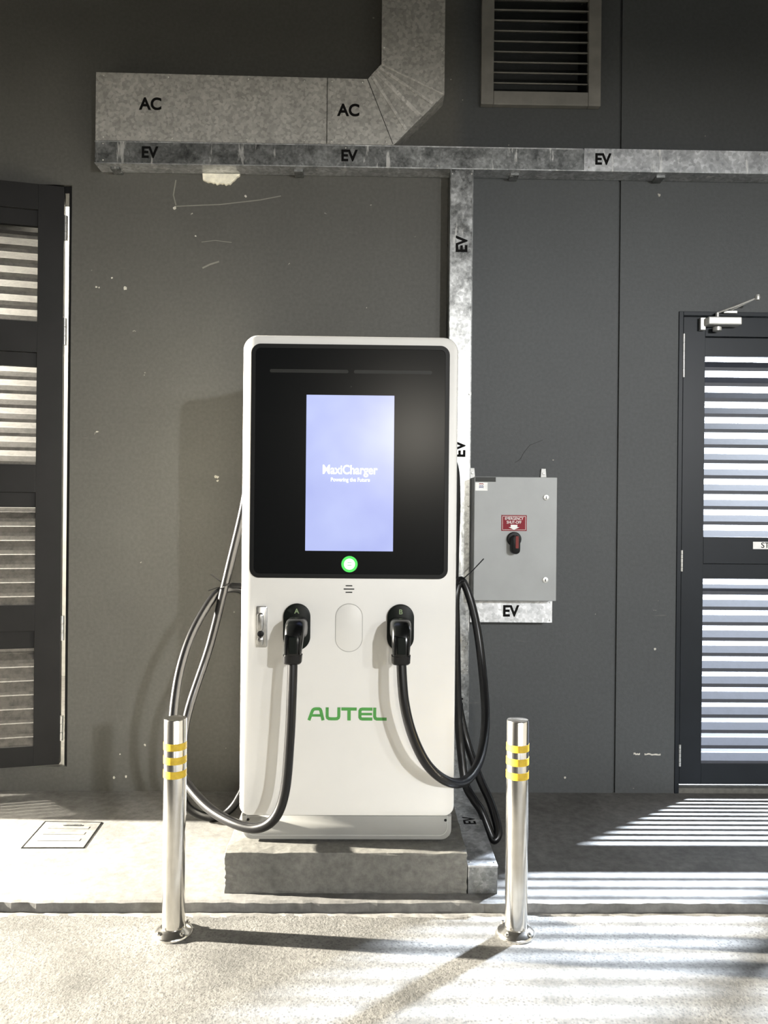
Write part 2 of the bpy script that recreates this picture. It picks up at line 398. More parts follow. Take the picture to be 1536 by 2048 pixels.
structure(MB().box(-16, 6.6, -7.7, -7.4, 3.06, 4.8).build('ceiling_shade_beam', 'ceiling'), 'added unseen beam behind the viewer that shades the upper wall', 'beam')  # added out of view to shade the top of the wall from the tube lamps
structure(MB().box(-3.4, -3.15, -0.30, 0.0, 0, 4.8).build('wall_flood_blocker', 'wall'), 'added unseen upright beyond the left door that blocks the floodlight', 'wall')  # added out of view to stop the floodlight grazing along the wall
structure(MB().box(-16, 6.6, -16.2, -16, -0.04, 4.8).build('wall_front', 'far_wall'), 'far wall of the car park behind the viewer', 'wall')
structure(MB().box(6.6, 6.8, -16, 0.2, -0.04, 4.8).build('wall_right', 'far_wall'), 'side wall of the car park at the right', 'wall')
# rooms behind the two doors
rm = MB().box(1.25, 1.35, 0.2, 4.0, 0, 6.7).box(6.6, 6.7, 0.2, 4.0, 0, 6.7).box(1.25, 6.7, 4.0, 4.1, 0, 6.7).box(1.25, 6.7, 0.2, 4.1, 6.7, 6.8).box(1.25, 6.7, 0.1, 0.2, 4.8, 6.7)
structure(rm.build('wall_stairwell', 'far_wall'), 'walls of the stairwell behind the right door', 'wall')
rm = MB().box(-4.4, -4.3, 0.2, 2.6, 0, 4.8).box(-1.2, -1.1, 0.2, 2.6, 0, 4.8).box(-4.4, -1.1, 2.6, 2.7, 0, 4.8).box(-4.4, -1.1, 0.2, 2.7, 4.8, 4.9)
structure(rm.build('wall_plant_room', 'room_wall'), 'pale walls of the room behind the left door', 'wall')

# ------------------------------------------------------------------ lamps
def light(name, kind, pos, watts, colour, radius, parent, aim=None, angle=None, blend=0.3):
    d = bpy.data.lights.new(name, kind); d.energy = watts; d.color = colour; d.shadow_soft_size = radius
    o = bpy.data.objects.new(name, d); col.objects.link(o); o.location = pos
    if aim is not None: o.rotation_euler = (Vector(aim)-Vector(pos)).to_track_quat('-Z','Y').to_euler()
    if angle: d.spot_size = R(angle); d.spot_blend = blend
    put(o, parent); return o
def floodlight(pos, watts, colour):
    x, y, z = pos
    t = thing('floodlight', 'floodlight on the wall far beyond the left door', 'lamp', (x-0.1, 0, z))
    MB().box(x-0.30, x-0.08, y-0.12, y+0.12, z-0.1, z+0.1).build('housing', 'lamp_body', t, bevel=0.01)
    MB().box(x-0.08, x-0.07, y-0.10, y+0.10, z-0.08, z+0.08).build('lens', 'lamp_glow', t)
    MB().box(x-0.24, x-0.14, y+0.1, 0, z-0.03, z+0.03).build('bracket', 'lamp_body', t)
    light('flood_beam', 'SPOT', (x, y, z), watts, colour, 0.07, t, (-0.9, -1.7, 0), 46, 0.75)
floodlight(*FLOOD)
def room_lamp(pos, watts, colour, ceil, label, glow):
    x, y, z = pos
    t = thing('pendant_lamp', label, 'lamp', (x, y, ceil))
    MB().tube([(x,y,ceil),(x,y,z+0.24)], 0.012, 8).build('stem', 'lamp_body', t)
    MB().lathe([(0.03,0.24),(0.05,0.22),(0.16,0.12),(0.17,0.11),(0.04,0.15)], (x,y,z)).build('shade', 'lamp_body', t, True)
    MB().lathe([(0.02,0.16),(0.05,0.14),(0.055,0.11),(0.03,0.085),(0.002,0.082)], (x,y,z)).build('bulb', glow, t, True)
    light('bulb_light', 'POINT', pos, watts, colour, 0.1, t)
def stair_tube(pos, watts, colour):
    x, y, z = pos
    t = thing('tube_lamp', 'tube lamp high in the stairwell behind the right door', 'lamp', (x, y, 6.7))
    for s in (-0.3, 0.3): MB().tube([(x+s,y,6.7),(x+s,y,z+0.1)], 0.008, 6).build('hanger', 'lamp_body', t)
    MB().box(x-0.42, x+0.42, y+0.04, y+0.09, z-0.02, z+0.12).build('housing', 'lamp_body', t, bevel=0.01)
    MB().tube([(x-0.36,y+0.025,z),(x+0.36,y+0.025,z)], 0.012, 10).build('tube', 'lamp_glow_cool', t, True)
    o = light('stair_light', 'AREA', pos, watts, colour, 0.06, t)
    o.data.shape = 'RECTANGLE'; o.data.size = 0.6; o.data.size_y = 0.07
    o.rotation_euler = (R(-38), 0, 0)      # faces the door and down; its long side runs along the wall
stair_tube(*STAIR)
room_lamp(*PLANT, 4.8, 'lamp hanging in the room behind the left door', 'lamp_glow')
HL = ['ceiling tube lamp behind the viewer, nearest to the right side', 'ceiling tube lamp behind the viewer, against the right wall', 'ceiling tube lamp behind the viewer, in line with the charger']
for (pos, watts, colour), lb in zip(HALL, HL):
    x, y, z = pos
    t = thing('tube_lamp', lb, 'lamp', (x, y, 4.8), 'tube lamps of the car park')
    for s in (-0.5, 0.5): MB().tube([(x+s,y,4.8),(x+s,y,z+0.26)], 0.008, 6).build('hanger', 'lamp_body', t)
    MB().box(x-0.62, x+0.62, y-0.07, y+0.07, z+0.2, z+0.26).build('housing', 'lamp_body', t, bevel=0.01)
    MB().tube([(x-0.6,y,z+0.17),(x+0.6,y,z+0.17)], 0.02, 12).build('tube', 'lamp_glow', t, True)
    light('tube_light', 'POINT', pos, watts, colour, 0.1, t)

# ------------------------------------------------------------------ charger
CY = -0.93                      # front plane of the charger
def charger():
    t = thing('charging_station', 'tall white electric car charger with black glass front and lit display', 'charger', (-0.088, -0.55, 0.152))
    MB().box(-0.44, 0.27, -0.86, -0.24, 0.152, 0.166).build('foot', 'rim', t)
    MB().prism(rr(-0.488, 0.311, 0.162, 2.076, (0.03,0.03,0.05,0.05)), -0.885, -0.20, 0.004).build('cabinet', 'white', t, True)
    fp = MB().prism(rr(-0.498, 0.321, 0.256, 2.086, (0.038,0.038,0.056,0.056), 12), CY, -0.885, 0.009).build('front_panel', 'white', t, True)
    bp = MB().prism(rr(-0.489, 0.313, 0.160, 0.256, (0.04,0.04,0.002,0.002), 10), CY+0.014, -0.885, 0.004).build('base_panel', 'base_grey', t, True, label='grey base panel below the white front')
    O = rr(-0.474, 0.298, 0.176, 0.256, (0.032,0.032,0.002,0.002), 10)
    MB().ring(O, inset(O, 0.0025), CY+0.0128, CY+0.016).build('seam_line', 'groove', bp)
    for x in (-0.466, 0.290):
        MB().lathe([(0.0055,0),(0.005,0.0015),(0.001,0.002)], (x, CY+0.0142, 0.236), 'y', 12).build('screw', 'rim', bp, True)
    # black glass front: raised rim, pane, light bars, display, indicator
    G = rr(-0.4665, 0.288, 1.163, 2.052, 0.036, 12)
    gl = MB().ring(G, inset(G, 0.016), CY-0.006, CY+0.004).build('glass_rim', 'rim', t, True)
    MB().prism(inset(G, 0.015), CY-0.003, CY+0.002).build('glass_front', 'glass', t, label='glossy black glass front')
    for a, b in ((-0.396, -0.098), (-0.077, 0.221)):
        MB().prism(rr(a, b, 1.9435, 1.9565, 0.006, 4), CY-0.0036, CY-0.002).build('light_bar', 'ledbar', t)
    sc = MB().prism(rr(-0.256, 0.078, 1.267, 1.860, 0.001, 2), CY-0.0038, CY-0.002).build('display', 'screen', t, label='lit pale blue display with white lettering')
    lettering('MaxiCharger', 'screen_text', sc, 0.048, (-0.089, CY-0.0042, 1.575), 0, 0.0003, 0.022, 0.83)
    lettering('Powering the Future', 'screen_text', sc, 0.021, (-0.087, CY-0.0042, 1.538), 0, 0.0003, 0.02, 0.85)
    il = MB().prism(circle(-0.087, 1.217, 0.031, 32), CY-0.0036, CY-0.002).build('indicator_light', 'led', t, label='round green indicator light')
    MB().prism(circle(-0.087, 1.217, 0.021, 32), CY-0.0041, CY-0.003).build('core', 'led_core', il)
    for dz, wd in ((0.006, 0.008), (-0.004, 0.008)):
        MB().prism(rr(-0.087-wd, -0.087+wd, 1.217+dz-0.0015, 1.217+dz+0.0015, 0.001, 2), CY-0.0045, CY-0.004).build('mark', 'led_icon', il)
    MB().lathe([(0.002,0),(0.003,0.0004),(0.001,0.0006)], (-0.087, CY-0.003, 1.893), 'y', 10).build('camera_dot', 'ledbar', t)
    for dz, hw in ((0.0125, 0.013), (0, 0.0205), (-0.0125, 0.013)):
        MB().prism(rr(-0.088-hw, -0.088+hw, 1.122+dz-0.002, 1.122+dz+0.002, 0.0018, 4), CY-0.0012, CY+0.002).build('sound_slot', 'rim', t)
    # oval cover between the sockets
    S = stadium(-0.087, 0.882, 1.067, 0.0525)
    MB().ring(S, inset(S, 0.0022), CY-0.0008, CY+0.002).build('cover_joint', 'groove', t)
    MB().prism(inset(S, 0.0024), CY-0.0012, CY+0.002, 0.0008).build('oval_cover', 'white', t, True)
    # sockets with letters
    for cx, ch in ((-0.285, 'A'), (0.1095, 'B')):
        S = stadium(cx, 0.888, 1.066, 0.0515)
        h = MB().prism(S, CY-0.012, CY+0.002, 0.004).build('plug_holster', 'holster', t, True, label='black oval holster marked ' + ch)
        lettering(ch, 'letter_green', h, 0.026, (cx, CY-0.0125, 1.037), 0, 0.0003, 0.02)
    # lock handle
    lk = MB().prism(rr(-0.441, -0.397, 0.898, 1.055, 0.006, 4), CY-0.008, CY+0.002, 0.003).build('lock_plate', 'lock', t, True, label='silver swing handle lock')
    MB().prism(rr(-0.434, -0.410, 0.962, 1.030, 0.011, 6), CY-0.024, CY-0.008, 0.005).build('lever', 'lock', lk, True)
    MB().prism(rr(-0.434, -0.410, 0.905, 0.938, 0.010, 6), CY-0.018, CY-0.008, 0.004).build('lever_tip', 'lock', lk, True)
    MB().prism(circle(-0.421, 0.951, 0.0125), CY-0.017, CY-0.008, 0.002).build('keyhole', 'rim', lk, True)
    # logo
    k = 0.303/490; lx = lambda p: -0.2415 + (p-475)*k; lz = lambda q: 0.621 + (950-q)*k
    P = lambda L_: [(lx(p), lz(q)) for p, q in L_]
    b = MB(); wd = 19*k; y0, y1 = CY-0.001, CY+0.002
    ribbon(b, P([(484,950),(500,905),(507,888),(514,882),(524,879.5),(546,879.5),(553,883),(557,891),(571,950)]), wd, y0, y1)
    ribbon(b, P([(500,920),(562,920)]), 15*k, y0-0.0003, y1)
    ribbon(b, P([(596,870),(596,925),(599,934),(607,939.5),(620,940.5),(645,940.5),(657,939.5),(665,934),(668,925),(668,870)]), wd, y0, y1)
    ribbon(b, P([(683,879.5),(778,879.5)]), wd, y0, y1); ribbon(b, P([(731,880),(731,950)]), 21*k, y0-0.0003, y1)
    ribbon(b, P([(875,879.5),(812,879.5),(803,882),(798,890),(798,930),(803,938),(812,940.5),(875,940.5)]), wd, y0, y1)
    ribbon(b, P([(800,910),(873,910)]), 15*k, y0-0.0003, y1)
    ribbon(b, P([(889,870),(889,925),(893,936),(902,940.5),(963,940.5)]), wd, y0, y1)
    b.build('logo', 'logo', t, label='green company lettering')
    for x, z in ((-0.49, 1.70), (0.313, 1.67)):
        s_ = -1 if x < 0 else 1
        MB().lathe([(0.03,0),(0.03,0.012),(0.024,0.016)], (x - (0.012 if s_ > 0 else 0.004), -0.46 if x < 0 else -0.42, z), 'x', 16).build('cable_outlet', 'rim', t, True)
    # antenna on top and the arms that carry the cables
    MB().prism(rr(-0.087, -0.063, 2.076, 2.094, 0.004, 4), -0.80, -0.74).build('antenna', 'rim', t)
    MB().tube([(-0.485,-0.40,1.078),(-0.635,-0.40,1.078)], 0.013, 10).build('cable_arm', 'rubber', t, True)
    MB().tube([(0.308,-0.40,1.10),(0.40,-0.40,1.10)], 0.013, 10).build('cable_arm', 'rubber', t, True)
    return t
charger()

# ------------------------------------------------------------------ charging cables
def cable(label, path, cx, plug_end, ties, mirror):
    t = thing('charging_cable', label, 'cable', (cx, -1.066, 0.86), 'charging cables of the car charger')
    pts = catmull(path, 12)
    MB().tube(pts, 0.0185, 14).build('cable', 'rubber', t, True)
    # plug: a grip that leaves the holster and bends down to the cable
    def sec(y, z, w, h, ty, tz):
        tv = Vector((0, ty, tz)).normalized(); nv = Vector((0, -tv.z, tv.y)); out = []
        for k in range(20):
            a = 2*math.pi*k/20; c, s = math.cos(a), math.sin(a)
            u = math.copysign(abs(c)**0.55, c)*w/2; v = math.copysign(abs(s)**0.55, s)*h/2
            x = cx + (plug_end[0]-cx)*max(0, min(1, (0.98-z)/0.10))
            out.append((x+u, y + nv.y*v, z + nv.z*v))
        return out
    S = [sec(-0.9425,0.978,0.080,0.080,-1,0), sec(-0.985,0.980,0.080,0.080,-1,0), sec(-1.012,0.984,0.077,0.076,-1,0.02), sec(-1.040,0.984,0.074,0.070,-0.9,-0.35), sec(-1.058,0.972,0.071,0.064,-0.6,-0.8),
         sec(-1.068,0.948,0.069,0.056,-0.15,-1), sec(-1.070,0.918,0.066,0.052,0,-1), sec(-1.069,0.890,0.062,0.050,0.05,-1)]
    g = MB().loft(S).build('plug', 'plug', t, True, label='black plug in its holster')
    MB().loft([sec(-1.069,0.897,0.070,0.056,0.05,-1), sec(-1.068,0.872,0.068,0.055,0.05,-1), sec(-1.067,0.866,0.058,0.046,0.05,-1)]).build('collar', 'rubber', g, True)
    x0 = (cx*0.5 + plug_end[0]*0.5)
    MB().box(x0-0.015, x0+0.015, -1.0995, -1.09, 0.905, 0.966).build('grip_ridge', 'holster', g, bevel=0.003)
    for s in (-1, 1):
        MB().box(x0+s*0.0255-0.003, x0+s*0.0255+0.003, -1.0985, -1.085, 0.90, 0.972).build('grip_rib', 'plug', g, bevel=0.002)
    for q in ties:
        MB().tube(q, 0.0028, 6).build('cable_tie', 'rubber', t)
    return t
left = [(-0.4895,-0.46,1.70),(-0.535,-0.45,1.66),(-0.582,-0.42,1.419),(-0.637,-0.43,1.171),(-0.655,-0.43,1.092),(-0.724,-0.42,0.813),(-0.791,-0.5,0.565),(-0.815,-0.52,0.418),(-0.845,-0.46,0.222),(-0.836,-0.42,0.118),(-0.802,-0.39,0.057),(-0.738,-0.37,0.022),(-0.672,-0.36,0.028),(-0.605,-0.36,0.096),
        (-0.553,-0.36,0.25),(-0.545,-0.36,0.6),(-0.545,-0.36,0.95),(-0.58,-0.37,1.045),(-0.656,-0.385,1.062),(-0.714,-0.42,1.022),(-0.783,-0.5,0.882),(-0.816,-0.58,0.735),(-0.823,-0.65,0.582),(-0.811,-0.7,0.473),(-0.777,-0.75,0.387),(-0.709,-0.83,0.326),(-0.608,-0.93,0.281),(-0.497,-1.02,0.264),(-0.407,-1.07,0.269),(-0.341,-1.09,0.315),(-0.306,-1.09,0.414),(-0.292,-1.085,0.593),(-0.287,-1.08,0.736),(-0.285,-1.066,0.885)]
cable('black charging cable looping down the left side into holster A', left, -0.280, (-0.286,), [
    [(-0.726,-0.41,1.13),(-0.69,-0.412,1.105),(-0.663,-0.405,1.085),(-0.64,-0.40,1.072)], [(-0.735,-0.41,1.055),(-0.70,-0.412,1.068),(-0.66,-0.405,1.075)],
    [(-0.655+0.026*math.cos(a), -0.41+0.05*math.sin(a), 1.078+0.012*math.cos(a)) for a in [k*math.pi/8 for k in range(17)]]], 1)
right = [(0.3125,-0.42,1.67),(0.363,-0.42,1.631),(0.378,-0.40,1.474),(0.378,-0.37,1.246),(0.377,-0.36,0.905),(0.391,-0.37,0.609),(0.411,-0.40,0.473),(0.438,-0.42,0.368),(0.483,-0.48,0.244),(0.525,-0.54,0.152),(0.547,-0.60,0.065),(0.531,-0.62,0.033),(0.515,-0.61,0.048),(0.478,-0.575,0.135),(0.448,-0.545,0.175),(0.416,-0.5,0.235),(0.397,-0.46,0.403),(0.387,-0.44,0.578),(0.377,-0.44,0.914),(0.375,-0.44,1.05),(0.40,-0.42,1.112),(0.436,-0.42,1.046),(0.467,-0.45,0.916),(0.486,-0.5,0.748),(0.488,-0.6,0.576),(0.468,-0.7,0.479),(0.425,-0.82,0.416),(0.362,-0.93,0.392),(0.285,-1.03,0.426),(0.207,-1.07,0.50),(0.151,-1.08,0.611),(0.119,-1.08,0.738),(0.108,-1.066,0.882)]
cable('black charging cable looping down the right side into holster B', right, 0.108, (0.107,), [
    [(0.5,-0.43,1.211),(0.45,-0.432,1.158),(0.41,-0.425,1.12),(0.385,-0.41,1.10)],
    [(0.392+0.026*math.cos(a), -0.41+0.05*math.sin(a), 1.102+0.012*math.cos(a)) for a in [k*math.pi/8 for k in range(17)]]], -1)

# ------------------------------------------------------------------ plinth
def rough_block(x0, x1, y0, y1, z0, z1, nx, ny, nz, j):
    bm = bmesh.new(); bmesh.ops.create_cube(bm, size=1.0)
    bmesh.ops.subdivide_edges(bm, edges=[e for e in bm.edges], cuts=14, use_grid_fill=True)
    for v in bm.verts:
        p = v.co + Vector((0.5,0.5,0.5)); edge = sum(1 for c in p if c < 0.001 or c > 0.999)
        q = Vector((x0+p.x*(x1-x0), y0+p.y*(y1-y0), z0+p.z*(z1-z0)))
        if edge >= 2 and random.random() < 0.6:
            c = Vector(((x0+x1)/2,(y0+y1)/2,(z0+z1)/2)); d = (c-q)
            q += Vector((math.copysign(random.uniform(0,j),d.x) if p.x<.001 or p.x>.999 else 0, math.copysign(random.uniform(0,j),d.y) if p.y<.001 or p.y>.999 else 0, math.copysign(random.uniform(0,j),d.z) if p.z>.999 else 0))
        v.co = q
    b = MB(); b.v = [tuple(v.co) for v in bm.verts]; bm.verts.index_update(); b.f = [tuple(v.index for v in f.verts) for f in bm.faces]; bm.free(); return b
o = rough_block(-0.538, 0.364, -1.008, -0.10, -0.001, 0.152, 12, 8, 4, 0.005).build('plinth', 'plinth', None, False, 0.002)
tag(o, 'low grey concrete plinth under the charger', 'plinth')

# ------------------------------------------------------------------ trunking and duct
def hole_strip(b): return b
t = thing('cable_trunking', 'long horizontal galvanised cable trunking under the wide duct, lettered EV', 'trunking', (0.5, -0.05, 3.11))
MB().box(-1.375, 4.6, -0.1, -0.0015, 3.109, 3.217).build('body', 'galv', t, bevel=0.0015)
MB().box(-1.376, 4.6, -0.1022, -0.004, 3.1075, 3.112).build('lower_lip', 'galv_bright', t)
MB().box(-1.376, 1.02, -0.1018, -0.096, 3.2135, 3.2185).build('upper_lip', 'galv_bright', t)
MB().box(1.026, 4.6, -0.1025, -0.002, 3.110, 3.2195).build('joint_cover', 'galv_bright', t, label='brighter length of trunking cover')
for x in (-1.11, -0.134): lettering('EV', 'paint_black', t, 0.076, (x, -0.1006, 3.163), 0, 0.0004, 0.035, 0.95)
lettering('EV', 'paint_black', t, 0.076, (1.118, -0.1030, 3.165), 0, 0.0004, 0.035, 0.95)
screws(t, [(-1.335,3.205),(-1.335,3.125),(-0.15,3.203),(0.30,3.122),(1.05,3.203),(1.05,3.125),(1.9,3.203),(1.9,3.125)], -0.1025)
for x in (-1.29, -0.385, 0.69, 1.42):
    MB().box(x-0.022, x+0.022, -0.07, -0.002, 3.096, 3.109).build('bracket', 'galv', t, bevel=0.002)
t = thing('cable_trunking', 'vertical galvanised cable trunking rising behind the charger, lettered EV', 'trunking', (0.423, -0.05, 0.11))
MB().box(0.366, 0.480, -0.1, -0.0015, 0.107, 3.107).build('body', 'galv_v', t, bevel=0.0015)
for x in (0.3665, 0.4755): MB().box(x, x+0.004, -0.1015, -0.096, 0.62, 3.107).build('edge_lip', 'galv', t)
MB().box(0.364, 0.482, -0.102, -0.004, 0.107, 0.62).build('lower_cover', 'galv', t)
for z in (2.737, 1.728, 0.481): lettering('EV', 'paint_black', t, 0.076, (0.428, -0.1024, z), 90, 0.0004, 0.035, 0.95)
screws(t, [(0.375,3.085),(0.471,3.085),(0.471,2.0),(0.471,1.45),(0.375,0.64),(0.471,0.64),(0.471,0.66)], -0.102)
t = thing('cable_trunking', 'galvanised cable trunking lying on the platform beside the plinth, lettered EV', 'trunking', (0.423, -0.55, 0))
MB().box(0.3665, 0.4765, -1.008, -0.001, 0.0, 0.1045).build('body', 'galv', t, bevel=0.0015)
MB().box(0.3655, 0.4775, -1.010, -0.103, 0.099, 0.1065).build('lid', 'galv_bright', t, bevel=0.001)
lettering('EV', 'paint_black', t, 0.072, (0.425, -0.606, 0.1068), 90, 0.0003, 0.02, 0.95, up=True)
for x in (0.376, 0.468):
    MB().lathe([(0.0045,0),(0.004,0.002),(0.001,0.003)], (x, -0.985, 0.1065), 'z', 10).build('screw', 'screw', t, True)
t = thing('cable_trunking', 'short piece of galvanised trunking under the switch box, lettered EV', 'trunking', (0.685, -0.05, 0.875))
MB().box(0.4835, 0.891, -0.1, -0.0015, 0.876, 0.990).build('body', 'galv_bright', t, bevel=0.002)
lettering('EV', 'paint_black', t, 0.076, (0.684, -0.1006, 0.931), 0, 0.0004, 0.035, 0.95)
screws(t, [(0.497,0.978),(0.878,0.978),(0.878,0.888)], -0.1)

t = thing('air_duct', 'wide grey sheet metal duct with a mitred elbow turning upwards, lettered AC', 'duct', (-0.5, -0.05, 3.22))
y0, y1 = -0.1, -0.0015
MB().prism([(-1.374,3.2205),(-0.2435,3.2205),(-0.2435,3.546),(-1.374,3.554)], y0, y1, 0.0015).build('straight_cover', 'duct', t)
MB().prism([(-0.2425,3.2205),(0.084,3.2205),(-0.046,3.543),(-0.2425,3.545)], y0-0.002, y1, 0.0015).build('straight_cover', 'duct', t)
A = [(-0.046,3.543),(0.022,3.618)]; B = [(0.084,3.2205),(0.333,3.472)]
lerp = lambda p, q, s: (p[0]+(q[0]-p[0])*s, p[1]+(q[1]-p[1])*s)
cuts = [0, 0.27, 0.55, 0.78, 1.0]
for k in range(4):
    a, b_ = cuts[k], cuts[k+1]
    MB().prism([lerp(*B,a), lerp(*B,b_), lerp(*A,b_), lerp(*A,a)], y0-(0.0, 0.003, 0.0015, 0.0035)[k], y1, 0.0015).build('elbow_gore', 'duct', t)
for s, wd in ((0.27, 0.014), (0.55, 0.018), (0.80, 0.012)):
    p, q = lerp(*B, s), lerp(*A, s); b = MB(); ribbon(b, [lerp(p,q,0.03), lerp(p,q,0.97)], wd, y0-0.0045, y0); b.build('seam_strip', 'duct_lite', t)
MB().prism([(0.333,3.472),(0.334,4.798),(0.021,4.798),(0.022,3.618)], y0-0.001, y1, 0.0015).build('riser', 'duct', t)
for pa, pb in (((-0.243,3.222),(-0.243,3.544)), ((0.082,3.224),(-0.046,3.541))):
    b = MB(); ribbon(b, [pa, pb], 0.0028, y0-0.0032, y0); b.build('joint_line', 'plaque', t)
b = MB(); ribbon(b, [(0.024,3.615),(0.331,3.471)], 0.007, y0-0.0055, y0); b.build('seam_strip', 'duct_lite', t)
for x, z in ((-1.106, 3.40), (-0.137, 3.385)): lettering('AC', 'paint_black', t, 0.082, (x, -0.1026 if x > -0.2 else -0.1006, z), 0, 0.0004, 0.03, 0.95)
screws(t, [(-1.335,3.538),(-1.02,3.535),(-0.63,3.533),(-0.355,3.530),(-1.335,3.238),(-1.0,3.236),(-0.635,3.236),(-0.355,3.236),(0.035,3.70),(0.32,3.69)], -0.101)
screws(t, [(-0.22,3.528),(-0.07,3.526),(-0.22,3.236),(0.05,3.236)], -0.102)

# bare plaster left behind the trunking
b = MB(); P = [(-0.871,3.1065),(-0.868,3.073),(-0.852,3.066),(-0.845,3.062),(-0.830,3.064),(-0.818,3.058),(-0.808,3.060),(-0.80,3.051),(-0.785,3.058),(-0.772,3.055),(-0.764,3.058),(-0.755,3.049),(-0.742,3.056),(-0.732,3.054),(-0.72,3.068),(-0.71,3.074),(-0.698,3.090),(-0.685,3.097),(-0.683,3.1065)]
b.prism(P, -0.016, 0.0, 0.003)
tag(b.build('plaster_patch', 'plaster', None), 'lump of bare cream plaster under the horizontal trunking', 'plaster')

# ------------------------------------------------------------------ vent
t = thing('vent_grille', 'grey louvred vent high on the wall right of the duct', 'vent', (0.825, 0, 3.467))
X = (0.523, 0.586, 1.064, 1.126); Z = (3.467, 3.535, 4.008, 4.07)
MB().box(X[0], X[1], -0.035, 0, Z[0], Z[3]).build('frame_bar', 'vent', t, bevel=0.003)
MB().box(X[2], X[3], -0.035, 0, Z[0], Z[3]).build('frame_bar', 'vent', t, bevel=0.003)
MB().box(X[1]+0.0005, X[2]-0.0005, -0.034, 0, Z[0], Z[1]).build('frame_bar', 'vent', t, bevel=0.003)
MB().box(X[1]+0.0005, X[2]-0.0005, -0.034, 0, Z[2], Z[3]).build('frame_bar', 'vent', t, bevel=0.003)
def slat_mesh(x0, x1, yo, yi, h, th, lip=0.0, ext=0.0):
    """one sloping blade: top edge at the back (yi), lower edge at the front (yo); z runs from -h to 0"""
    b = MB()
    e = (yi + ext*(yi-yo)/h, ext)
    ym = yo + 0.45*(yi-yo)
    pr = [e, (ym+0.006, -0.42*h+0.002), (ym, -0.46*h), (yo, -h), (yo, -h-lip), (yo+th, -h-lip), (yo+th, -h-th*0.8), (ym+th, -0.46*h-th), (e[0]+th*0.3, e[1]-th)] if lip else [(yi, 0), (yo+0.006, -h+0.007), (yo, -h+0.004), (yo, -h), (yo+th, -h-0.001), (yi+th*0.6, -th)]
    n = len(pr); vs = [(x0,y,z) for y,z in pr] + [(x1,y,z) for y,z in pr]
    fs = [tuple(range(n)), tuple(reversed(range(n,2*n)))] + [(i,n+i,n+(i+1)%n,(i+1)%n) for i in range(n)]
    return b.add(vs, fs)
me = None
for k in range(9):
    z = 3.608 + 0.0527*k
    if me is None:
        o = slat_mesh(X[1]+0.0005, X[2]-0.0005, -0.022, 0.03, 0.028, 0.003).build('slat', 'vent', None); me = o.data
    else: o = bpy.data.objects.new('slat', me); col.objects.link(o)
    o.location = (0,0,z); put(o, t)

# ------------------------------------------------------------------ doors
def blades(t, x0, x1, yo, yi, tops, h, mat, local, lip=0.0, ext=0.0):
    me = None
    for z in tops:
        if me is None:
            o = slat_mesh(x0, x1, yo, yi, h, 0.002, lip, ext).build('slat', mat, None); me = o.data
        else: o = bpy.data.objects.new('slat', me); col.objects.link(o)
        o.location = (0,0,z); put(o, t, local)
# right door (to the stairs)
t = thing('door_2', 'dark steel double door with bright louvres and a stair sign', 'door', (2.6, 0, 0.0), kind='structure')
fr = MB().box(1.545, 1.5675, -0.006, 0.12, 0, 2.449).box(1.5675, 3.64, -0.006, 0.12, 2.428, 2.449).box(3.64, 3.665, -0.006, 0.12, 0, 2.449)
fr.build('door_frame', 'door', t, bevel=0.002)
MB().box(1.5675, 3.64, 0.0, 0.16, 0.0, 0.026).build('sill', 'plinth', t)
pit = 0.0786; ly0, ly1 = 0.006, 0.056
for lx0, lx1, ox0, ox1 in ((1.573, 2.603, 1.685, 2.538), (2.607, 3.635, 2.672, 3.523)):
    MB().box(lx0, ox0, ly0, ly1, 0.044, 2.424).build('stile', 'door', t, bevel=0.0015)
    MB().box(ox1, lx1, ly0, ly1, 0.044, 2.424).build('stile', 'door', t, bevel=0.0015)
    for z0, z1 in ((0.044, 0.149), (1.169, 1.305), (2.326, 2.424)):
        MB().box(ox0, ox1, ly0, ly1, z0, z1).build('rail', 'door', t, bevel=0.0015)
    blades(t, ox0, ox1, 0.010, 0.066, [2.230 - pit*k for k in range(12)] + [1.088 - pit*k for k in range(12)], 0.060, 'slat_r', False, 0.0175)
    for z0, z1 in ((2.2315, 2.326), (1.0895, 1.169)):
        MB().box(ox0, ox1, 0.030, 0.05, z0, z1).build('blank_panel', 'door', t)
for z0, z1 in ((2.114, 2.335), (1.128, 1.237), (0.138, 0.25)):
    h = MB()
    n = 5
    for k in range(n):
        a = z0 + (z1-z0)*k/n; h.lathe([(0.0065,0.001),(0.0065,(z1-z0)/n-0.001)], (1.5705, -0.004, a), 'z', 12)
    h.build('hinge', 'hinge', t, True)
sg = MB().box(1.939, 2.118, 0.003, 0.006, 1.245, 1.282).build('sign', 'sign_white', t, label='white sign lettered STAIR')
lettering('STAIR', 'paint_black', sg, 0.040, (2.031, 0.0026, 1.2635), 0, 0.0003, 0.008)
dc = MB().box(1.672, 1.842, -0.058, 0.004, 2.372, 2.412).build('door_closer', 'alu', t, bevel=0.006, label='silver door closer with its arm')
MB().box(1.648, 1.676, -0.020, 0.004, 2.352, 2.416).build('end_plate', 'alu', dc, bevel=0.003)
MB().lathe([(0.021,0.0),(0.021,0.018),(0.014,0.022)], (1.728, -0.03, 2.345), 'z', 20).build('spindle_cap', 'alu', dc, True)
MB().tube([(1.728,-0.03,2.412),(1.728,-0.03,2.436)], 0.009, 10).build('spindle', 'alu', dc, True)
MB().tube([(1.728,-0.03,2.436),(1.79,-0.07,2.455),(1.885,-0.12,2.49)], 0.005, 8).build('arm', 'alu', dc, True)
MB().tube([(1.885,-0.12,2.49),(1.80,-0.02,2.452)], 0.0045, 8).build('arm', 'alu', dc, True)
MB().lathe([(0.010,-0.012),(0.013,0),(0.010,0.014)], (1.885,-0.12,2.49), 'z', 14).build('arm_joint', 'alu', dc, True)
